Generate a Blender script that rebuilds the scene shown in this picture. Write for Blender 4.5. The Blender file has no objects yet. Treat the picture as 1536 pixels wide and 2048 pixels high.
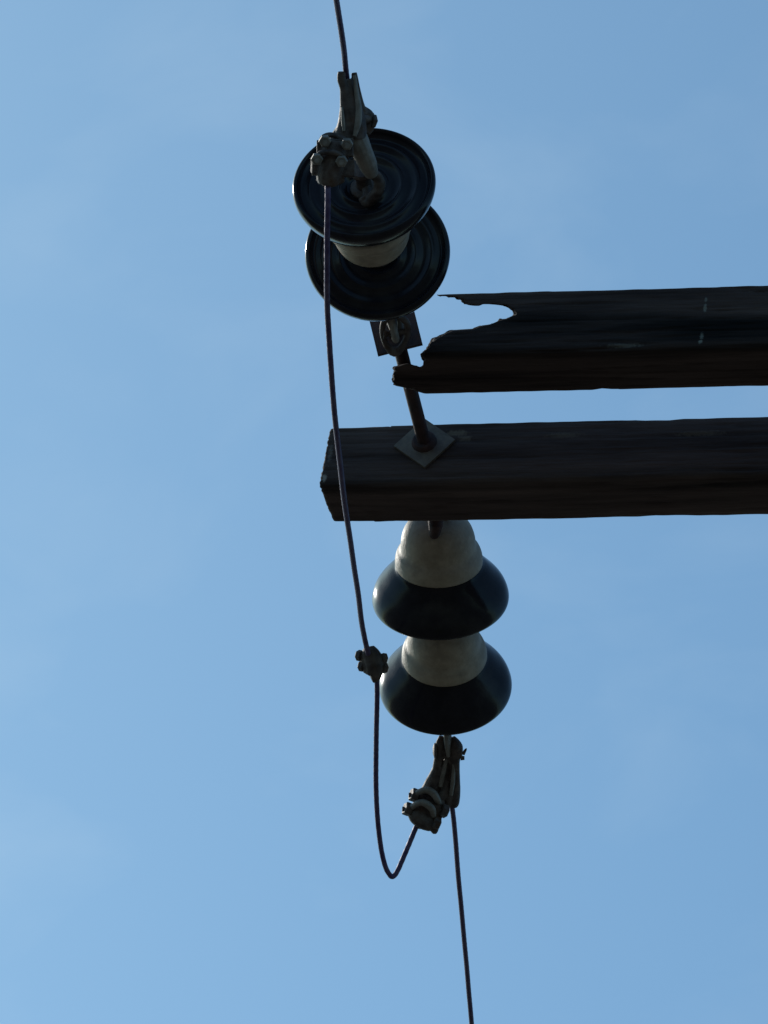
import bpy, bmesh, math, random
from mathutils import Vector, Matrix, noise
random.seed(4)
sc = bpy.context.scene
COL = sc.collection
V = Vector

# ------------------------------------------------------------------ camera
# long lens held about eye height, looking up 36.5 degrees at the arm ends
F_PX, S = 12500.0, 0.00065                    # focal length in photo pixels, metres per pixel at D0
D0 = F_PX * S
EL, YAW, ROLL = math.radians(36.5), math.radians(13.6), math.radians(7.0)
fwd = V((-math.sin(YAW) * math.cos(EL), math.cos(YAW) * math.cos(EL), math.sin(EL)))
rt0 = V((math.cos(YAW), math.sin(YAW), 0)); up0 = rt0.cross(fwd)
rt = math.cos(ROLL) * rt0 + math.sin(ROLL) * up0
up = -math.sin(ROLL) * rt0 + math.cos(ROLL) * up0
A0 = V((0, 0, 6.45))                          # where the eye bolt enters the far crossarm
CAM = A0 - (rt * (850 - 768) / F_PX + up * -(890 - 1024) / F_PX + fwd) * D0
cam = bpy.data.cameras.new('camera'); co = bpy.data.objects.new('camera', cam); COL.objects.link(co)
m = Matrix((rt, up, -fwd)).transposed().to_4x4(); m.translation = CAM
co.matrix_world = m
cam.sensor_fit = 'VERTICAL'; cam.sensor_height = 24; cam.lens = 24 * F_PX / 2048
cam.clip_start = 0.05; cam.clip_end = 5000
sc.camera = co

# ------------------------------------------------------------------ sun, sky, exposure
sun_dir = (rt * -0.54 + up * 0.16 + fwd * 0.83).normalized()
sun_el = math.asin(sun_dir.z); sun_az = math.atan2(sun_dir.x, sun_dir.y)   # clockwise from +Y
w = bpy.data.worlds.new('World'); sc.world = w; w.use_nodes = True
nt = w.node_tree; bg = nt.nodes['Background']
sky = nt.nodes.new('ShaderNodeTexSky'); sky.sky_type = 'NISHITA'; sky.sun_disc = False
sky.sun_elevation = sun_el; sky.sun_rotation = sun_az
sky.air_density = 1.0; sky.dust_density = 1.3; sky.ozone_density = 2.5
tc = nt.nodes.new('ShaderNodeTexCoord')
mp = nt.nodes.new('ShaderNodeMapping'); mp.inputs['Scale'].default_value = (1.0, 2.0, 1.6); mp.inputs['Rotation'].default_value = (0.3, 0.9, 0.5)
cn = nt.nodes.new('ShaderNodeTexNoise'); cn.inputs['Scale'].default_value = 16; cn.inputs['Detail'].default_value = 7; cn.inputs['Roughness'].default_value = 0.5; cn.inputs['Distortion'].default_value = 0.4
cr = nt.nodes.new('ShaderNodeMapRange'); cr.inputs['From Min'].default_value = 0.48; cr.inputs['From Max'].default_value = 0.8; cr.inputs['To Max'].default_value = 0.15
mx = nt.nodes.new('ShaderNodeMix'); mx.data_type = 'RGBA'; mx.inputs[7].default_value = (5.2, 6.4, 7.2, 1)
L = nt.links.new
L(tc.outputs['Generated'], mp.inputs[0]); L(mp.outputs[0], cn.inputs['Vector']); L(cn.outputs[0], cr.inputs[0])
tint = nt.nodes.new('ShaderNodeMix'); tint.data_type = 'RGBA'; tint.blend_type = 'MULTIPLY'; tint.inputs[0].default_value = 1; tint.inputs[7].default_value = (0.71, 1.02, 1.07, 1)   # the phone's white balance
L(sky.outputs[0], tint.inputs[6]); L(cr.outputs[0], mx.inputs[0]); L(tint.outputs[2], mx.inputs[6]); L(mx.outputs[2], bg.inputs[0])
bg.inputs[1].default_value = 0.110
sl = bpy.data.lights.new('sun', 'SUN'); sl.energy = 2.7; sl.angle = math.radians(0.53); sl.color = (1, 0.95, 0.87)
so = bpy.data.objects.new('sun', sl); COL.objects.link(so)
so.rotation_euler = sun_dir.to_track_quat('Z', 'Y').to_euler(); so.location = A0 + sun_dir * 20
sc.view_settings.view_transform = 'Standard'; sc.view_settings.look = 'None'
sc.view_settings.exposure = 0.18; sc.view_settings.gamma = 1; sc.view_settings.use_curve_mapping = False

# ------------------------------------------------------------------ helpers
OFF = 0.0
def P(px, py, d=0.0):
    """a point seen along photo pixel (px, py), d units of 0.65 mm beyond the eye bolt's depth"""
    D = D0 + (d + OFF) * S
    return CAM + (rt * (px - 768) / F_PX + up * -(py - 1024) / F_PX + fwd) * D
def A(x, y, z):
    """a point in crossarm units (0.65 mm) from the eye bolt's entry"""
    return A0 + V((x, y, z)) * S

def link(name, me, mat=None, parent=None):
    o = bpy.data.objects.new(name, me); COL.objects.link(o)
    if mat: me.materials.append(mat)
    if parent:
        o.parent = parent; o.matrix_parent_inverse = parent.matrix_world.inverted()
    return o
def thing(name, label, cat, loc, group=None):
    o = bpy.data.objects.new(name, None); COL.objects.link(o); o.location = loc
    o.matrix_world = Matrix.Translation(loc); o.empty_display_size = 0.05
    return tag(o, label, cat, group)
def tag(o, label, cat, group=None):
    o['label'] = label; o['category'] = cat
    if group: o['group'] = group
    return o
def frame(axis, ref=V((0, 0, 1))):
    a = axis.normalized(); u = ref - a * ref.dot(a)
    if u.length < 1e-4: u = V((1, 0, 0)) - a * a.x
    u.normalize(); return a, u, a.cross(u)
def ringloft(bm, rings, cap=True, closed=False):
    vs = [[bm.verts.new(p) for p in r] for r in rings]
    n = len(vs[0]); m_ = len(vs)
    for i in range(m_ if closed else m_ - 1):
        a, b = vs[i], vs[(i + 1) % m_]
        for k in range(n):
            bm.faces.new((a[k], a[(k + 1) % n], b[(k + 1) % n], b[k]))
    if cap and not closed:
        bm.faces.new(vs[0][::-1]); bm.faces.new(vs[-1])
def lathe(bm, org, axis, prof, n=64, ref=V((0, 0, 1)), closed=False):
    a, u, v = frame(axis, ref)
    ringloft(bm, [[org + a * t + (u * math.cos(2 * math.pi * k / n) + v * math.sin(2 * math.pi * k / n)) * max(r, 1e-5) for k in range(n)] for t, r in prof], closed=closed)
def spline(pts, n=8):
    """Catmull-Rom through tuples/vectors of any length"""
    out = []
    q = [pts[0]] + list(pts) + [pts[-1]]
    for i in range(1, len(q) - 2):
        for k in range(n):
            t = k / n; p0, p1, p2, p3 = q[i - 1], q[i], q[i + 1], q[i + 2]
            out.append(tuple(0.5 * (2 * b + (c - a) * t + (2 * a - 5 * b + 4 * c - d) * t * t + (3 * b - a - 3 * c + d) * t ** 3) for a, b, c, d in zip(p0, p1, p2, p3)))
    out.append(tuple(pts[-1])); return out
def tube(bm, pts, rad, n=12, flat=1.0, ref=None, lobes=0, twist=0.0, closed=False, cap=True):
    """swept tube; rad a number or list; flat squeezes the second axis"""
    pts = [V(p) for p in pts]; m_ = len(pts)
    rs = rad if isinstance(rad, (list, tuple)) else [rad] * m_
    t0 = (pts[1] - pts[0]).normalized()
    _, u, v = frame(t0, ref or V((0.3, 0.2, 0.93)))
    rings = []; s = 0.0
    for i, p in enumerate(pts):
        a, b = pts[max(i - 1, 0)], pts[min(i + 1, m_ - 1)]
        if closed: a, b = pts[i - 1], pts[(i + 1) % m_]
        t = (b - a).normalized()
        if ref is None: u = (u - t * u.dot(t)).normalized()
        else: u = (ref - t * ref.dot(t)).normalized()
        v = t.cross(u)
        if i: s += (p - pts[i - 1]).length
        ring = []
        for k in range(n):
            ph = 2 * math.pi * k / n
            r = rs[i]
            if lobes: r *= 0.9 + 0.12 * abs(math.cos(lobes * 0.5 * (ph + s * twist)))
            ring.append(p + u * math.cos(ph) * r + v * math.sin(ph) * r * flat)
        rings.append(ring)
    ringloft(bm, rings, cap=cap, closed=closed)
def box(bm, c, ax, ay, az):
    """box from its centre and three half-extent vectors"""
    vs = [bm.verts.new(c + ax * i + ay * j + az * k) for i in (-1, 1) for j in (-1, 1) for k in (-1, 1)]
    for f in ((0, 1, 3, 2), (4, 6, 7, 5), (0, 4, 5, 1), (2, 3, 7, 6), (0, 2, 6, 4), (1, 5, 7, 3)):
        bm.faces.new([vs[i] for i in f])
def hexnut(bm, c, axis, r, h, n=6):
    a, u, v = frame(axis, V((0.4, 0.5, 0.7)))
    prof = [(-h / 2, r * 0.86), (-h / 2 + r * 0.12, r), (h / 2 - r * 0.12, r), (h / 2, r * 0.86)]
    ringloft(bm, [[c + a * t + (u * math.cos(2 * math.pi * k / n) + v * math.sin(2 * math.pi * k / n)) * q for k in range(n)] for t, q in prof])
def finish(name, bm, mat, parent=None, smooth=True, angle=40, bevel=0.0):
    if bevel:
        bmesh.ops.remove_doubles(bm, verts=bm.verts, dist=1e-6)
        bmesh.ops.bevel(bm, geom=list(bm.edges), offset=bevel, segments=2, profile=0.6, affect='EDGES')
    bmesh.ops.recalc_face_normals(bm, faces=bm.faces)
    me = bpy.data.meshes.new(name); bm.to_mesh(me); bm.free()
    if smooth:
        me.polygons.foreach_set('use_smooth', [True] * len(me.polygons))
        me.set_sharp_from_angle(angle=math.radians(angle))
    return link(name, me, mat, parent)
def baked(o):
    dg = bpy.context.evaluated_depsgraph_get(); dg.update()
    me = bpy.data.meshes.new_from_object(o.evaluated_get(dg))
    return me
def fuse(name, bm, mat, parent, voxel, smooth_it=4, rough=0.0, freq=60, sink=None):
    """fuse overlapping solids into one cast or weathered skin"""
    bmesh.ops.recalc_face_normals(bm, faces=bm.faces)
    me = bpy.data.meshes.new('tmp'); bm.to_mesh(me); bm.free()
    t = bpy.data.objects.new('tmp', me); COL.objects.link(t)
    r = t.modifiers.new('r', 'REMESH'); r.mode = 'VOXEL'; r.voxel_size = voxel; r.use_smooth_shade = True
    if smooth_it:
        q = t.modifiers.new('s', 'SMOOTH'); q.iterations = smooth_it; q.factor = 0.5
    out = baked(t); bpy.data.objects.remove(t); out.name = name
    if rough or sink:
        nor = [v.normal.copy() for v in out.vertices]
        for v, nn in zip(out.vertices, nor):
            d = rough * noise.noise(v.co * freq) if rough else 0
            if sink: d += sink(v.co, nn)
            v.co += nn * d
    out.materials.clear()
    out.polygons.foreach_set('use_smooth', [True] * len(out.polygons))
    return link(name, out, mat, parent)

# ------------------------------------------------------------------ materials
def mat(name, c1, c2, rough=(0.5, 0.7), metal=0.0, scale=30, stretch=(1, 1, 1), bump=0.0, bscale=200, c3=None, spec=0.5, coat=0.0, hook=None):
    m = bpy.data.materials.new(name); m.use_nodes = True; t = m.node_tree; N = t.nodes.new; l = t.links.new
    b = t.nodes['Principled BSDF']; b.inputs['Metallic'].default_value = metal
    b.inputs['Specular IOR Level'].default_value = spec; b.inputs['Coat Weight'].default_value = coat; b.inputs['Coat Roughness'].default_value = 0.06
    g = N('ShaderNodeNewGeometry'); mpp = N('ShaderNodeMapping'); mpp.inputs['Scale'].default_value = stretch; l(g.outputs['Position'], mpp.inputs[0])
    n1 = N('ShaderNodeTexNoise'); n1.inputs['Scale'].default_value = scale; n1.inputs['Detail'].default_value = 8; n1.inputs['Roughness'].default_value = 0.65; l(mpp.outputs[0], n1.inputs['Vector'])
    r1 = N('ShaderNodeValToRGB'); r1.color_ramp.elements[0].position = 0.35; r1.color_ramp.elements[1].position = 0.68
    r1.color_ramp.elements[0].color = (*c1, 1); r1.color_ramp.elements[1].color = (*c2, 1); l(n1.outputs[0], r1.inputs[0])
    col = r1.outputs[0]
    if c3:
        n2 = N('ShaderNodeTexNoise'); n2.inputs['Scale'].default_value = scale * 0.6; n2.inputs['Detail'].default_value = 6; l(mpp.outputs[0], n2.inputs['Vector'])
        r2 = N('ShaderNodeMapRange'); r2.inputs[1].default_value = 0.55; r2.inputs[2].default_value = 0.68; l(n2.outputs[0], r2.inputs[0])
        x = N('ShaderNodeMix'); x.data_type = 'RGBA'; x.inputs[7].default_value = (*c3, 1); l(r2.outputs[0], x.inputs[0]); l(col, x.inputs[6]); col = x.outputs[2]
    if hook: col = hook(t, N, l, g, col)
    l(col, b.inputs['Base Color'])
    rr = N('ShaderNodeMapRange'); rr.inputs[3].default_value = rough[0]; rr.inputs[4].default_value = rough[1]; rr.inputs[1].default_value = .3; rr.inputs[2].default_value = .7
    l(n1.outputs[0], rr.inputs[0]); l(rr.outputs[0], b.inputs['Roughness'])
    if bump:
        n3 = N('ShaderNodeTexNoise'); n3.inputs['Scale'].default_value = bscale; n3.inputs['Detail'].default_value = 6; l(mpp.outputs[0], n3.inputs['Vector'])
        bb = N('ShaderNodeBump'); bb.inputs['Strength'].default_value = bump; bb.inputs['Distance'].default_value = 0.002; l(n3.outputs[0], bb.inputs['Height']); l(bb.outputs[0], b.inputs['Normal'])
    return m
def armpoint(px, py, y):
    r = P(px, py, 0) - CAM; k = (A(0, y, 0).y - CAM.y) / r.y
    return CAM + r * k
def spots(items):
    """small irregular marks on an arm's side: (px, py, arm face y, half width, half height, colour, strength)"""
    def f(t, N, l, g, col):
        for (px, py, fy, rx, rz, c3, k) in items:
            c = armpoint(px, py, fy)
            s = N('ShaderNodeVectorMath'); s.operation = 'SUBTRACT'; s.inputs[1].default_value = c; l(g.outputs['Position'], s.inputs[0])
            q = N('ShaderNodeVectorMath'); q.operation = 'MULTIPLY'; q.inputs[1].default_value = (1 / rx, 25, 1 / rz); l(s.outputs[0], q.inputs[0])
            ln = N('ShaderNodeVectorMath'); ln.operation = 'LENGTH'; l(q.outputs[0], ln.inputs[0])
            nz = N('ShaderNodeTexNoise'); nz.inputs['Scale'].default_value = 260; nz.inputs['Detail'].default_value = 4; l(g.outputs['Position'], nz.inputs['Vector'])
            ad = N('ShaderNodeMath'); ad.operation = 'MULTIPLY_ADD'; ad.inputs[1].default_value = 1.6; l(nz.outputs[0], ad.inputs[0]); l(ln.outputs['Value'], ad.inputs[2])
            r = N('ShaderNodeMapRange'); r.inputs[1].default_value = 1.75; r.inputs[2].default_value = 1.15; r.inputs[4].default_value = k; l(ad.outputs[0], r.inputs[0])
            x = N('ShaderNodeMix'); x.data_type = 'RGBA'; x.inputs[7].default_value = (*c3, 1); l(r.outputs[0], x.inputs[0]); l(col, x.inputs[6]); col = x.outputs[2]
        return col
    return f
droppings = spots([(1412, 600, -356, .0022, .006, (.3, .31, .27), .3), (1410, 616, -356, .0030, .007, (.3, .31, .27), .45), (1403, 672, -356, .0030, .008, (.3, .31, .27), .4), (1401, 683, -356, .0036, .004, (.3, .31, .27), .5),
                   (1250, 690, -356, .03, .004, (.2, .18, .15), .4)])
scuffs = spots([(912, 866, 0, .020, .006, (.24, .19, .13), .5), (930, 876, 0, .012, .005, (.2, .17, .13), .5), (648, 955, 0, .004, .008, (.35, .32, .28), .8), (660, 905, 0, .004, .02, (.2, .18, .16), .5),
                (1130, 870, 0, .03, .006, (.17, .14, .10), .4), (1400, 866, 0, .04, .005, (.17, .14, .10), .4)])
M_wood = mat('weathered_wood', (0.034, 0.024, 0.023), (0.125, 0.090, 0.080), (0.75, 0.95), scale=26, stretch=(0.07, 1, 1), bump=1.0, bscale=240, c3=(0.008, 0.007, 0.007), spec=0.12, hook=scuffs)
M_char = mat('charred_wood', (0.024, 0.016, 0.0155), (0.095, 0.066, 0.058), (0.75, 0.95), scale=26, stretch=(0.07, 1, 1), bump=1.0, bscale=240, c3=(0.006, 0.0055, 0.0055), spec=0.10, hook=droppings)
M_galv = mat('galvanised_steel', (0.042, 0.031, 0.030), (0.13, 0.105, 0.092), (0.5, 0.75), metal=0.2, scale=70, bump=0.35, bscale=500, c3=(0.08, 0.045, 0.03), spec=0.3)
M_plate = mat('washer_steel', (0.105, 0.078, 0.058), (0.20, 0.158, 0.12), (0.5, 0.7), metal=0.25, scale=60, bump=0.3, bscale=400, c3=(0.12, 0.09, 0.07))
M_rust = mat('rusty_steel', (0.022, 0.012, 0.013), (0.075, 0.036, 0.032), (0.65, 0.9), metal=0.1, scale=80, bump=0.4, bscale=500)
M_cap = mat('grey_cap', (0.26, 0.212, 0.157), (0.385, 0.32, 0.242), (0.5, 0.68), scale=60, bump=0.25, bscale=260, c3=(0.24, 0.20, 0.155), spec=0.3)
M_glaze = mat('dark_glazed_porcelain', (0.009, 0.008, 0.011), (0.020, 0.017, 0.021), (0.12, 0.22), scale=25, bump=0.10, bscale=70, spec=0.16, c3=(0.03, 0.027, 0.027))
M_pale = mat('worn_zinc', (0.14, 0.125, 0.11), (0.25, 0.23, 0.205), (0.45, 0.65), metal=0.2, scale=80, bump=0.3, bscale=400, spec=0.4)
M_wire = mat('aluminium_wire', (0.032, 0.015, 0.085), (0.115, 0.088, 0.155), (0.5, 0.7), metal=0.2, scale=90, bump=0.3, bscale=700)
M_ground = mat('grassy_soil', (0.045, 0.045, 0.040), (0.095, 0.092, 0.078), (0.9, 1.0), scale=0.4, bump=0.5, bscale=8, c3=(0.05, 0.06, 0.025))

# ------------------------------------------------------------------ ground
bm = bmesh.new()
n = 60
def gz(x, y): return 0.12 * noise.noise(V((x * 0.05, y * 0.05, 0)))
gv = {}
def gc(i): s = (i / n) * 2 - 1; return 2500 * math.copysign(abs(s) ** 3.5, s)
for i in range(n + 1):
    for j in range(n + 1):
        x, y = gc(i), gc(j); gv[i, j] = bm.verts.new((x, y, gz(x, y)))
for i in range(n):
    for j in range(n): bm.faces.new((gv[i, j], gv[i + 1, j], gv[i + 1, j + 1], gv[i, j + 1]))
g = finish('ground', bm, M_ground); g['kind'] = 'structure'

# ------------------------------------------------------------------ crossarms
ZT, ZB, W_, GAP, XL = 55, -97.5, 130, 356, -204
def wear(seed):
    def f(co, nn):
        q = V((co.x * 9, co.y * 60, co.z * 60 + seed))
        d = 0.0005 * noise.noise(q) + 0.0006 * noise.noise(V((co.x * 40, co.y * 160, co.z * 160 + seed)))
        # long drying checks that follow the grain
        s = noise.noise(V((co.x * 2.4, co.y * 70, co.z * 70 + seed * 3)))
        if abs(s) < 0.06: d -= 0.0024 * (1 - abs(s) / 0.06)
        # torn fibre ends wherever the surface faces along the grain
        if abs(nn.x) > 0.25: d += (0.0055 if seed > 4 else 0.0012) * abs(nn.x) * noise.noise(V((co.x * 6, co.y * 210, co.z * 210)))
        return d
    return f
# far arm: slightly chamfered, hewn end
bm = bmesh.new()
def arm_solid(bm, y0, x0, x1, tilt=True):
    sec = [(0, ZT - 3), (3, ZT), (W_ - 4, ZT), (W_, ZT - 4), (W_, ZB + 5), (W_ - 6, ZB), (7, ZB), (0, ZB + 7)]
    xs = [x0 + (x1 - x0) * i / 30 for i in range(31)]
    rings = []
    for i, x in enumerate(xs):
        rings.append([A(x, y0 + y, z) for y, z in sec])
    if tilt:
        rings[0] = [A(x0 + 7 * (z - ZB) / 150 - 4 + (8 if y > 100 else 0), y0 + y * 0.97 + 2, z * 0.97) for y, z in sec]
    ringloft(bm, rings)
arm_solid(bm, 0, XL, 3600)
bm_far = bm
far = fuse('crossarm', bm_far, M_wood, None, 0.0032, smooth_it=2, sink=wear(1.7))
tag(far, 'intact dark timber crossarm with a squared end, below the burnt one', 'crossarm')
# near arm: burnt away at its end
bm = bmesh.new(); arm_solid(bm, -GAP, XL, 3600, False)
for v in bm.verts: v.co.z += 44 * S
bmesh.ops.recalc_face_normals(bm, faces=bm.faces)
me = bpy.data.meshes.new('t'); bm.to_mesh(me); bm.free(); t1 = bpy.data.objects.new('t1', me); COL.objects.link(t1)
hole = [(480, 440), (868, 440), (862, 583), (880, 592), (893, 592), (900, 595), (912, 595), (918, 599), (925, 599), (927, 606), (934, 609), (945, 611), (958, 611), (965, 608), (990, 609), (1008, 612), (1021, 616),
        (1030, 623), (1033, 629), (1026, 633), (1014, 638), (1003, 640), (998, 644), (980, 649), (965, 652), (945, 658), (920, 660), (903, 660), (892, 667), (880, 672), (868, 680), (860, 690), (858, 697),
        (850, 703), (845, 711), (850, 718), (851, 726), (847, 733), (838, 735), (828, 732), (817, 728), (800, 731), (792, 734), (789, 748), (787, 760), (790, 769), (804, 774), (820, 777), (835, 783), (848, 787), (862, 791), (862, 900), (480, 900)]
bm = bmesh.new()
rings = []
for d in range(-620, 121, 20):
    ring = []
    for i, (x, y) in enumerate(hole):
        k = 0 if 0 else 3.0 * noise.noise(V((i * 0.9, d * 0.03, 3.3)))
        ring.append(P(x + k, y + 0.6 * k, d))
    rings.append(ring)
ringloft(bm, rings); bmesh.ops.triangulate(bm, faces=bm.faces)
bmesh.ops.recalc_face_normals(bm, faces=bm.faces)
me = bpy.data.meshes.new('t'); bm.to_mesh(me); bm.free(); t2 = bpy.data.objects.new('t2', me); COL.objects.link(t2)
bo = t1.modifiers.new('b', 'BOOLEAN'); bo.operation = 'DIFFERENCE'; bo.object = t2; bo.solver = 'EXACT'
cut = baked(t1); bpy.data.objects.remove(t1); bpy.data.objects.remove(t2)
bm = bmesh.new(); bm.from_mesh(cut)
near = fuse('crossarm', bm, M_char, None, 0.0019, smooth_it=1, sink=wear(5.2))
tag(near, 'dark timber crossarm with its end burnt away to a jagged hollow and thin sliver', 'crossarm')

# ------------------------------------------------------------------ eye bolt through both arms
eb = thing('eye_bolt', 'long rusty eye bolt bridging the two crossarms with square washers', 'bolt', A(0, 0, 0))
bm = bmesh.new()
tube(bm, [A(0, -GAP - 42, 0), A(0, -GAP - 4, 0), A(0, -200, 0), A(0, 0, 0), A(0, W_ + 60, 0)], 13.5 * S, n=24)
for k in range(26):                                   # rolled thread near each end
    for y0 in (-GAP + 4, W_ + 2):
        pass
finish('shank', bm, M_rust, eb)
def washer(c, y, phi, half, name='square_washer'):
    bm = bmesh.new()
    a = phi; ux = V((math.cos(a), 0, math.sin(a))); uz = V((-math.sin(a), 0, math.cos(a)))
    h = half * S; nseg = 6
    # slightly dished plate with a central hole boss
    g = {}
    for i in range(13):
        for j in range(13):
            s, t = i / 6 - 1, j / 6 - 1; r = min(1, math.hypot(s, t) / 0.62)
            dy = -5.5 * (1 - r * r) * S
            g[i, j] = bm.verts.new(A(0, y, 0) + c + ux * s * h + uz * t * h + V((0, dy, 0)))
    top = [bm.faces.new((g[i, j], g[i + 1, j], g[i + 1, j + 1], g[i, j + 1])) for i in range(12) for j in range(12)]
    r = bmesh.ops.extrude_face_region(bm, geom=top)
    for e in r['geom']:
        if isinstance(e, bmesh.types.BMVert): e.co += V((0, 6.5 * S, 0))
    o = finish(name, bm, M_plate, eb, angle=35)
    return o
o = washer(V((0, 0, 0)), -8, math.radians(50.7), 44); o['label'] = 'pale square washer set as a diamond'
o = washer(V((0, 0, 0)), -GAP - 6, math.radians(16.3), 45); o.data.materials[0] = M_rust; o['label'] = 'dark square washer hanging on the bolt'
bm = bmesh.new(); lathe(bm, A(0, -20, 0), V((0, 1, 0)), [(0, 12 * S), (0, 21 * S), (3 * S, 24 * S), (12 * S, 26 * S), (14 * S, 26 * S)], n=32)
finish('collar', bm, M_rust, eb)
bm = bmesh.new(); hexnut(bm, A(0, W_ + 14, 0), V((0, 1, 0)), 26 * S, 24 * S); finish('nut', bm, M_rust, eb)
def eye(c, axis, side, L, Wd, r, name='eye'):
    """an oval forged loop: long axis along axis, in the plane of axis and side"""
    bm = bmesh.new(); pts = []
    for k in range(40):
        a = 2 * math.pi * k / 40; pts.append(c + axis * math.cos(a) * L + side * math.sin(a) * Wd)
    tube(bm, pts, r, n=14, ref=axis.cross(side), closed=True)
    return bm

# ------------------------------------------------------------------ insulators
R0 = 137.0
cap_prof = [(-1.42, 0), (-1.42, .18), (-1.395, .30), (-1.32, .41), (-1.21, .49), (-1.08, .532), (-.97, .546), (-.92, .552), (-.87, .575), (-.82, .607), (-.74, .632), (-.65, .640), (-.62, .630), (-.61, .60), (-.612, .50), (-.65, 0)]
skirt_prof = [(-.72, 0), (-.66, .45), (-.62, .60), (-.56, .65), (-.47, .735), (-.37, .82), (-.27, .90), (-.18, .955), (-.10, .985), (-.03, 1.0), (.03, .995), (.065, .972), (.07, .95), (.045, .93), (-.01, .905), (-.045, .865), (-.03, .80), (-.004, .75), (-.03, .70), (-.055, .64), (-.035, .575), (-.008, .53), (-.035, .485), (-.06, .42), (-.045, .36), (-.015, .315), (-.05, .27), (-.09, .21), (-.10, 0)]
def dense(prof, n=4):
    return spline(prof, n)
ax_n1 = (rt * -0.10 + up * 0.60 - fwd * 0.80).normalized()
ax_n2 = (rt * -0.07 + up * 0.37 - fwd * 0.925).normalized()
ax_bot = (rt * 0.04 - up * 0.825 + fwd * 0.563).normalized()
ax_f2 = (rt * 0.03 - up * 0.72 + fwd * 0.69).normalized()
disc_src = None
def insulator(center, axis, R, label, spin=0.0):
    """the first is built about the origin along +Z; the others are copies"""
    global disc_src
    rot = axis.to_track_quat('Z', 'Y').to_matrix().to_4x4() @ Matrix.Rotation(spin, 4, 'Z')
    if disc_src is None:
        t = thing('disc_insulator', label, 'insulator', V((0, 0, 0)), 'two-part disc insulators strung from the crossarms')
        s = R0 * S; Z = V((0, 0, 1)); O = V((0, 0, 0))
        bm = bmesh.new(); lathe(bm, O, Z, [(a * s, max(b, 0) * s) for a, b in dense(skirt_prof)], n=96, ref=V((1, 0, 0)))
        finish('skirt', bm, M_glaze, t, angle=60)
        bm = bmesh.new(); lathe(bm, O, Z, [(a * s, max(b, 0) * s) for a, b in dense(cap_prof)], n=96, ref=V((1, 0, 0)))
        # slight casting unevenness
        for v in bm.verts:
            v.co += V((v.co.x, v.co.y, 0)) * 0.005 * noise.noise(v.co * 40)
        finish('cap', bm, M_cap, t, angle=60)
        bm = bmesh.new(); lathe(bm, O, Z, [(-.2 * s, .20 * s), (-.06 * s, .20 * s), (-.03 * s, .17 * s), (-.02 * s, .11 * s), (.20 * s, .10 * s), (.24 * s, .15 * s), (.29 * s, .17 * s), (.33 * s, .14 * s), (.34 * s, .05 * s)], n=32, ref=V((1, 0, 0)))
        finish('pin', bm, M_galv, t)
        disc_src = t; r = t
    else:
        r = disc_src.copy(); COL.objects.link(r)
        for ch in list(disc_src.children):
            c = ch.copy(); COL.objects.link(c); c.parent = r
        r['label'] = label
    k = R / R0
    r.matrix_world = Matrix.Translation(center) @ rot @ Matrix.Scale(k, 4)
    return r
def rad(px, d): return px * (D0 + d * S) / D0          # pixel radius to units at that depth
c_n1, c_n2 = P(728, 369, -736), P(755, 505, -531)
c_f1, c_f2 = P(881, 1196, 301), P(891, 1372, 455)
insulator(c_n1, ax_n1, rad(144, -736), 'uppermost disc insulator, ribbed dark underside behind the clamp')
insulator(c_n2, ax_n2, rad(145.5, -531), 'dark ribbed disc insulator just above the square washer, overlapped by another disc', 1.0)
insulator(c_f1, ax_bot, rad(137, 301), 'grey domed disc insulator directly beneath the intact crossarm end', 2.2)
insulator(c_f2, ax_f2, rad(133, 435), 'lowest disc insulator, grey cap and dark skirt above the lower clamp', 3.9)

# eye nuts that join the bolt to each string
Yv = V((0, 1, 0))
top0 = c_n2 - ax_n2 * 1.42 * rad(145.5, -531) * S
q0 = A(0, -GAP - 14, 0)
axn = (top0 - q0)
ln = axn.length; axn.normalize()
side = (rt - axn * rt.dot(axn)).normalized()
def TP(bm, pts, rads, flat=1.0, ref=None, n=14, sub=4):
    """tube through (px, py, d) points with pixel radii"""
    q = spline([(*p, r) for p, r in zip(pts, rads)], sub) if len(pts) > 2 else [(*p, r) for p, r in zip(pts, rads)]
    tube(bm, [P(a, b, c) for a, b, c, _ in q], [r * S * (D0 + c * S) / D0 for _, _, c, r in q], n=n, flat=flat, ref=ref)
bm = bmesh.new()
TP(bm, [(788, 628, -352), (770, 640, -346), (765, 664, -334), (773, 690, -320), (789, 704, -312), (805, 692, -320), (816, 664, -334), (811, 642, -346), (792, 628, -352)], [7, 6.5, 6, 6.5, 10, 7, 6.5, 7, 7])
hexnut(bm, A(0, -GAP - 18, 0), Yv, 21 * S, 16 * S, 8)
finish('eye', bm, M_galv, eb)
ck = thing('clevis_link', 'small pale forged clevis link joining the square washer to the upper string', 'link', top0)
bm = bmesh.new()
TP(bm, [(766, 575, -345), (777, 610, -340), (783, 640, -336), (788, 662, -342), (791, 676, -340), (792, 682, -334)], [22, 18, 11, 8, 8, 6])
TP(bm, [(778, 590, -340), (791, 622, -332), (800, 640, -328), (799, 660, -326)], [16, 12, 7, 7])
finish('strap', bm, M_pale, ck)
bm = bmesh.new(); TP(bm, [(772, 668, -334), (812, 662, -334)], [6, 6]); hexnut(bm, P(770, 668, -334), rt, 10 * S, 7 * S)
finish('pin', bm, M_galv, ck)
bot0 = c_f1 - ax_bot * 1.42 * 137 * S
b0 = A(0, W_ + 60, 0)
bm = eye((b0 + bot0) / 2, (bot0 - b0).normalized(), side, (bot0 - b0).length * 0.45 + 14 * S, 19 * S, 9 * S)
finish('eye', bm, M_rust, eb)
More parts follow.
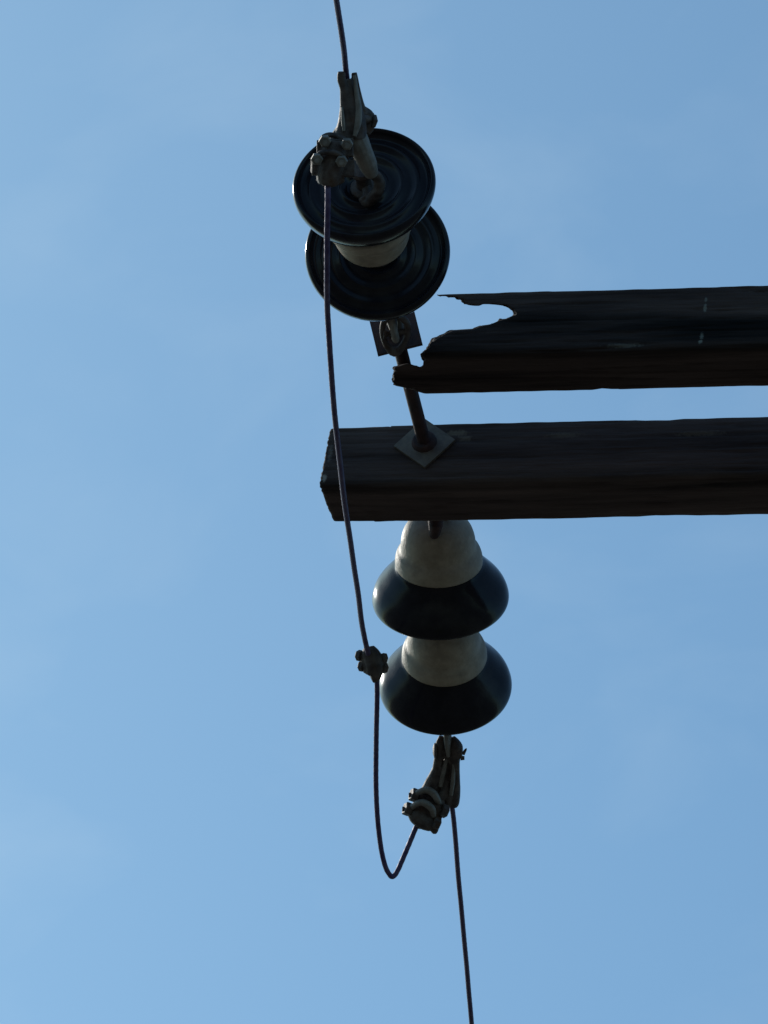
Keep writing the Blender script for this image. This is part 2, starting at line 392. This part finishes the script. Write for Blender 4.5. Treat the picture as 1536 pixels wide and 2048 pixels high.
# socket tongue seen as a dark notch on the first dome
bm = bmesh.new()
tube(bm, [P(872, 1030, 140), P(871, 1052, 132), P(869, 1068, 146), P(868, 1078, 165)], [17 * S, 15 * S, 11 * S, 4 * S], n=14)
ht = finish('hook', bm, M_rust, eb)

# ------------------------------------------------------------------ strain clamps
OFF = -60.0                                             # the upper clamp hangs this much nearer
cl = thing('strain_clamp', 'upper wire dead-end clamp in front of the uppermost disc, bolted block at left', 'clamp', P(735, 400, -700), 'cast dead-end clamps')
# body: trough running from the wire mouth down past the hinge
bm = bmesh.new()
TP(bm, [(683, 143, -815), (683, 158, -812), (688, 176, -808), (691, 200, -805), (692, 230, -800), (690, 258, -797), (683, 285, -795)], [8, 9, 9, 11, 14, 18, 22])      # left lip
TP(bm, [(708, 145, -800), (711, 165, -797), (716, 190, -790), (720, 212, -782), (724, 228, -775)], [6, 7, 8, 10, 14])                           # right lip
TP(bm, [(696, 158, -800), (701, 190, -798), (706, 222, -796), (708, 250, -790), (707, 275, -785)], [10, 15, 20, 25, 26])                  # floor of the trough
TP(bm, [(724, 222, -775), (736, 234, -765), (738, 252, -765), (730, 266, -768)], [12, 14, 12, 10])                                                                       # hinge boss
TP(bm, [(690, 262, -790), (680, 285, -792), (672, 310, -795)], [20, 24, 26])
fuse('clamp_body', bm, M_galv, cl, 0.0011, smooth_it=2, rough=0.0005, freq=90)
bm = bmesh.new()
TP(bm, [(704, 262, -785), (714, 282, -780), (725, 305, -770), (736, 330, -755), (744, 352, -742)], [24, 24, 21, 19, 12], ref=fwd, flat=1.0)                  # pale side plate
fuse('side_plate', bm, M_pale, cl, 0.0011, smooth_it=2, rough=0.0004, freq=90)
bm = bmesh.new()
TP(bm, [(709, 150, -812), (713, 185, -812), (717, 215, -812), (716, 245, -812), (709, 272, -812)], [3, 5, 6.5, 7, 4])
TP(bm, [(688, 262, -816), (686, 240, -816), (684, 215, -814)], [3, 4, 2])
finish('rib', bm, M_pale, cl)
# clevis hook from the pin to the side plate
bm = bmesh.new()
TP(bm, [(744, 345, -738), (757, 358, -730), (758, 376, -722), (748, 392, -712), (738, 404, -700), (728, 404, -696), (722, 395, -694)], [11, 11, 12, 12, 11, 9, 7])
TP(bm, [(735, 400, -700), (735, 385, -690), (733, 372, -680)], [12, 11, 9])
fuse('clevis', bm, M_galv, cl, 0.0013, smooth_it=3, rough=0.001, freq=120)
bm = bmesh.new()
TP(bm, [(716, 236, -800), (744, 240, -762)], [9, 9]); hexnut(bm, P(745, 243, -768), rt * .8 - up * .2 + fwd * .5, 14 * S, 9 * S)
TP(bm, [(746, 236, -768), (747, 226, -768)], [1.6, 1.2])
finish('hinge_bolt', bm, M_galv, cl)
# keeper with two U-bolts round the wire's tail
bm = bmesh.new()
kf = -fwd
box(bm, P(670, 297, -815), rt * 34 * S + up * 2 * S, up * 17 * S, kf * 13 * S)
box(bm, P(667, 335, -815), rt * 40 * S - up * 2 * S, up * 16 * S, kf * 15 * S)
TP(bm, [(668, 285, -820), (664, 320, -822), (658, 352, -820), (655, 370, -818)], [24, 27, 26, 19])
TP(bm, [(640, 350, -814), (658, 360, -816), (685, 352, -812)], [13, 16, 13])
TP(bm, [(629, 318, -815), (629, 345, -815)], [8, 8]); TP(bm, [(706, 322, -812), (705, 346, -812)], [7, 7])
fuse('keeper', bm, M_galv, cl, 0.0011, smooth_it=1, rough=0.0005, freq=90)
for pts, nuts in (([(641, 287, -836), (646, 275, -826), (658, 270, -816), (672, 272, -814), (690, 280, -822), (698, 292, -836)], ((650, 282, -842), (694, 288, -846))),
                  ([(634, 318, -838), (640, 307, -846), (660, 304, -852), (672, 306, -852), (682, 312, -848), (684, 322, -838)], ((634, 318, -848), (683, 322, -850)))):
    bm = bmesh.new(); TP(bm, pts, [5.5] * 6); ub = finish('u_bolt', bm, M_galv, cl)
    for p in nuts:
        bm = bmesh.new(); hexnut(bm, P(*p), fwd + up * 0.35, 11.5 * S, 12 * S); tube(bm, [P(*p) - (fwd + up * .35) * 11 * S, P(*p) + fwd * 20 * S], 5 * S, n=10); finish('nut', bm, M_pale, ub, angle=20)

OFF = 0.0
c2 = thing('strain_clamp', 'lower wire dead-end clamp hanging beneath the lowest disc, tail looping left', 'clamp', P(896, 1470, 455), 'cast dead-end clamps')
bm = bmesh.new()
TP(bm, [(894, 1440, 440), (895, 1470, 455), (896, 1492, 458), (897, 1514, 464)], [11, 12, 10, 5], flat=0.6)
fuse('tongue', bm, M_pale, c2, 0.0011, smooth_it=1)
bm = bmesh.new()
TP(bm, [(884, 1472, 462), (880, 1490, 466), (877, 1515, 476), (872, 1542, 488), (864, 1568, 500), (852, 1590, 508)], [6, 10, 9.5, 9, 11, 12])        # left cheek
TP(bm, [(905, 1474, 462), (912, 1494, 466), (911, 1520, 476), (912, 1550, 490), (911, 1580, 505), (908, 1604, 516), (905, 1612, 520)], [5, 14, 9, 8, 10, 11, 8])   # right cheek
TP(bm, [(893, 1512, 492), (888, 1540, 502), (880, 1570, 512)], [9, 14, 20])     # web behind the slot
TP(bm, [(878, 1530, 484), (868, 1560, 496), (856, 1586, 504)], [10, 15, 17])
TP(bm, [(897, 1560, 500), (893, 1575, 505), (884, 1590, 508), (872, 1602, 508)], [9, 15, 18, 16], flat=0.7)
TP(bm, [(902, 1565, 505), (901, 1590, 512), (897, 1612, 518)], [10, 15, 12], flat=0.7)
TP(bm, [(896, 1514, 480), (903, 1530, 486), (903, 1560, 496)], [7, 5, 7])
TP(bm, [(886, 1508, 478), (902, 1512, 478)], [9, 9])
fuse('clamp_body', bm, M_galv, c2, 0.0010, smooth_it=1, rough=0.0004, freq=80)
bm = bmesh.new(); TP(bm, [(893, 1516, 480), (886, 1545, 484), (880, 1572, 492)], [4, 6, 5]); TP(bm, [(908, 1520, 474), (906, 1560, 484), (902, 1590, 496)], [3, 4.5, 4]); finish('rib', bm, M_pale, c2)
bm = bmesh.new()
TP(bm, [(870, 1501, 470), (924, 1503, 470)], [8, 8])
lathe(bm, P(874, 1501, 470), -rt, [(0, 15 * S), (2 * S, 17 * S), (6 * S, 15 * S), (9 * S, 6 * S)], n=20)
hexnut(bm, P(919, 1502, 470), rt, 16 * S, 12 * S)
TP(bm, [(926, 1508, 470), (931, 1500, 466), (933, 1497, 464)], [4, 2.5, 1]); TP(bm, [(921, 1516, 470), (929, 1516, 470)], [5, 4])
finish('hinge_bolt', bm, M_galv, c2)
bm = bmesh.new()
TP(bm, [(822, 1620, 500), (834, 1628, 498), (850, 1640, 498), (866, 1650, 500)], [14, 22, 22, 16], flat=0.8)
TP(bm, [(838, 1592, 502), (850, 1606, 500), (868, 1622, 502), (884, 1628, 506)], [11, 18, 19, 12], flat=0.8)
TP(bm, [(868, 1592, 512), (862, 1620, 512), (856, 1645, 510)], [24, 28, 20])
TP(bm, [(852, 1600, 504), (846, 1625, 500), (842, 1650, 498), (841, 1658, 497)], [17, 19, 14, 8], flat=0.8)
TP(bm, [(868, 1645, 500), (869, 1662, 500), (869, 1668, 500)], [13, 8, 3])
fuse('keeper', bm, M_galv, c2, 0.0010, smooth_it=1, rough=0.0005, freq=90)
for pts, nuts in (([(824, 1592, 490), (836, 1585, 478), (852, 1580, 474), (866, 1586, 474), (874, 1598, 478), (878, 1606, 490)], ((828, 1590, 488), (888, 1622, 494))),
                  ([(820, 1618, 488), (832, 1608, 476), (845, 1605, 472), (857, 1611, 472), (865, 1620, 476), (867, 1632, 488)], ((815, 1618, 490), (872, 1646, 490)))):
    bm = bmesh.new(); TP(bm, pts, [6, 6, 7, 7.5, 7, 5.5]); ub = finish('u_bolt', bm, M_pale, c2)
    for p in nuts:
        bm = bmesh.new(); hexnut(bm, P(*p), rt * 0.9 + up * -0.35 + fwd * 0.3, 14.5 * S, 15 * S); tube(bm, [P(*p) - rt * 11 * S, P(*p) + rt * 10 * S], 5 * S, n=10); finish('nut', bm, M_galv, ub)

# ------------------------------------------------------------------ parallel groove connector
pc = thing('wire_connector', 'small bolted wire connector joining the two jumper wires left of the lower discs', 'connector', P(745, 1325, 240))
cxn = lambda a, b, c=0: P(a, b, 240 + c)
bm = bmesh.new()
TP(bm, [(737, 1294, 238), (740, 1306, 238), (748, 1330, 240), (746, 1352, 242), (742, 1356, 242)], [11, 19, 22, 16, 10])
TP(bm, [(728, 1308, 240), (735, 1324, 240), (738, 1344, 240)], [11, 14, 11])
TP(bm, [(756, 1312, 240), (762, 1330, 240)], [12, 13])
fuse('clamp_body', bm, M_galv, pc, 0.0010, smooth_it=1, rough=0.0008, freq=100)
for p in ((719, 1311, 240), (724, 1332, 242), (767, 1317, 238), (768, 1336, 240)):
    bm = bmesh.new(); a = (rt * .85 - up * .15 - fwd * .5 * (1 if p[0] < 745 else -1)); hexnut(bm, P(*p), a, 11.5 * S, 11 * S); s_ = 1 if p[0] < 745 else -1
    tube(bm, [P(*p) - a * s_ * 6 * S, P(*p) + a * s_ * 20 * S], 4.5 * S, n=10)
    finish('bolt', bm, M_galv, pc)

# ------------------------------------------------------------------ conductors
def wire(name, vis, r, before=None, after=None):
    """vis: (px, py, d) points followed finely; before / after: far world points of the span"""
    q = [P(*p) for p in spline(vis, 8)]
    fine = [q[0]]
    for a, b in zip(q, q[1:]):
        k = max(1, int((b - a).length / 0.0035))
        for i in range(1, k + 1): fine.append(a.lerp(b, i / k))
    # faint unevenness of a hand-bent wire
    pts = [p + V((noise.noise(p * 9), noise.noise(p * 9 + V((7, 0, 0))), noise.noise(p * 9 + V((0, 9, 0))))) * 0.0013 for p in fine]
    if before: pts = [before[0].lerp(pts[0], i / 12) + V((0, 0, -before[1] * 4 * (i / 12) * (1 - i / 12))) for i in range(12)] + pts
    if after: pts = pts + [pts[-1].lerp(after[0], i / 12) + V((0, 0, -after[1] * 4 * (i / 12) * (1 - i / 12))) for i in range(1, 13)]
    bm = bmesh.new(); tube(bm, pts, r, n=18, lobes=6, twist=95.0)
    return finish(name, bm, M_wire, angle=80)
e1 = P(672, 0, -1130); d1 = (e1 - P(693, 145, -860)).normalized()
w1 = wire('line_wire', [(660, -80, -1290), (672, 0, -1130), (684, 80, -985), (693, 145, -860), (697, 190, -852), (692, 240, -850), (676, 285, -862), (662, 325, -875), (656, 365, -884), (655, 400, -886), (653, 470, -860), (654, 560, -810), (656, 640, -720), (661, 730, -650),
                        (668, 830, -545), (679, 930, -415), (692, 1030, -275), (706, 1120, -130), (718, 1205, 30), (729, 1275, 170), (738, 1315, 230), (748, 1342, 246)], 5.6 * S,
          before=(P(660, -80, -1290) + d1 * 30, 0.25))
tag(w1, 'wire coming from above through the upper clamp, then down past the crossarm ends', 'wire')
e2 = P(943, 2048, 1100); d2 = (e2 - P(905, 1620, 520)).normalized()
w2 = wire('line_wire', [(752, 1328, 252), (753, 1360, 256), (754, 1400, 275), (753, 1480, 330), (752, 1560, 380), (754, 1630, 425), (761, 1690, 460), (770, 1730, 478), (779, 1748, 486), (786, 1752, 490), (795, 1741, 493), (808, 1712, 496), (820, 1684, 498), (832, 1655, 500), (846, 1622, 505), (862, 1590, 512),
                        (884, 1575, 520), (898, 1590, 522), (905, 1620, 528), (910, 1680, 600), (917, 1760, 705), (926, 1860, 845), (937, 1985, 1020), (949, 2110, 1190)], 5.4 * S,
          after=(P(949, 2110, 1190) + d2 * 34, 0.25))
tag(w2, 'wire leaving the lower clamp downwards, its tail looping up to the connector', 'wire')
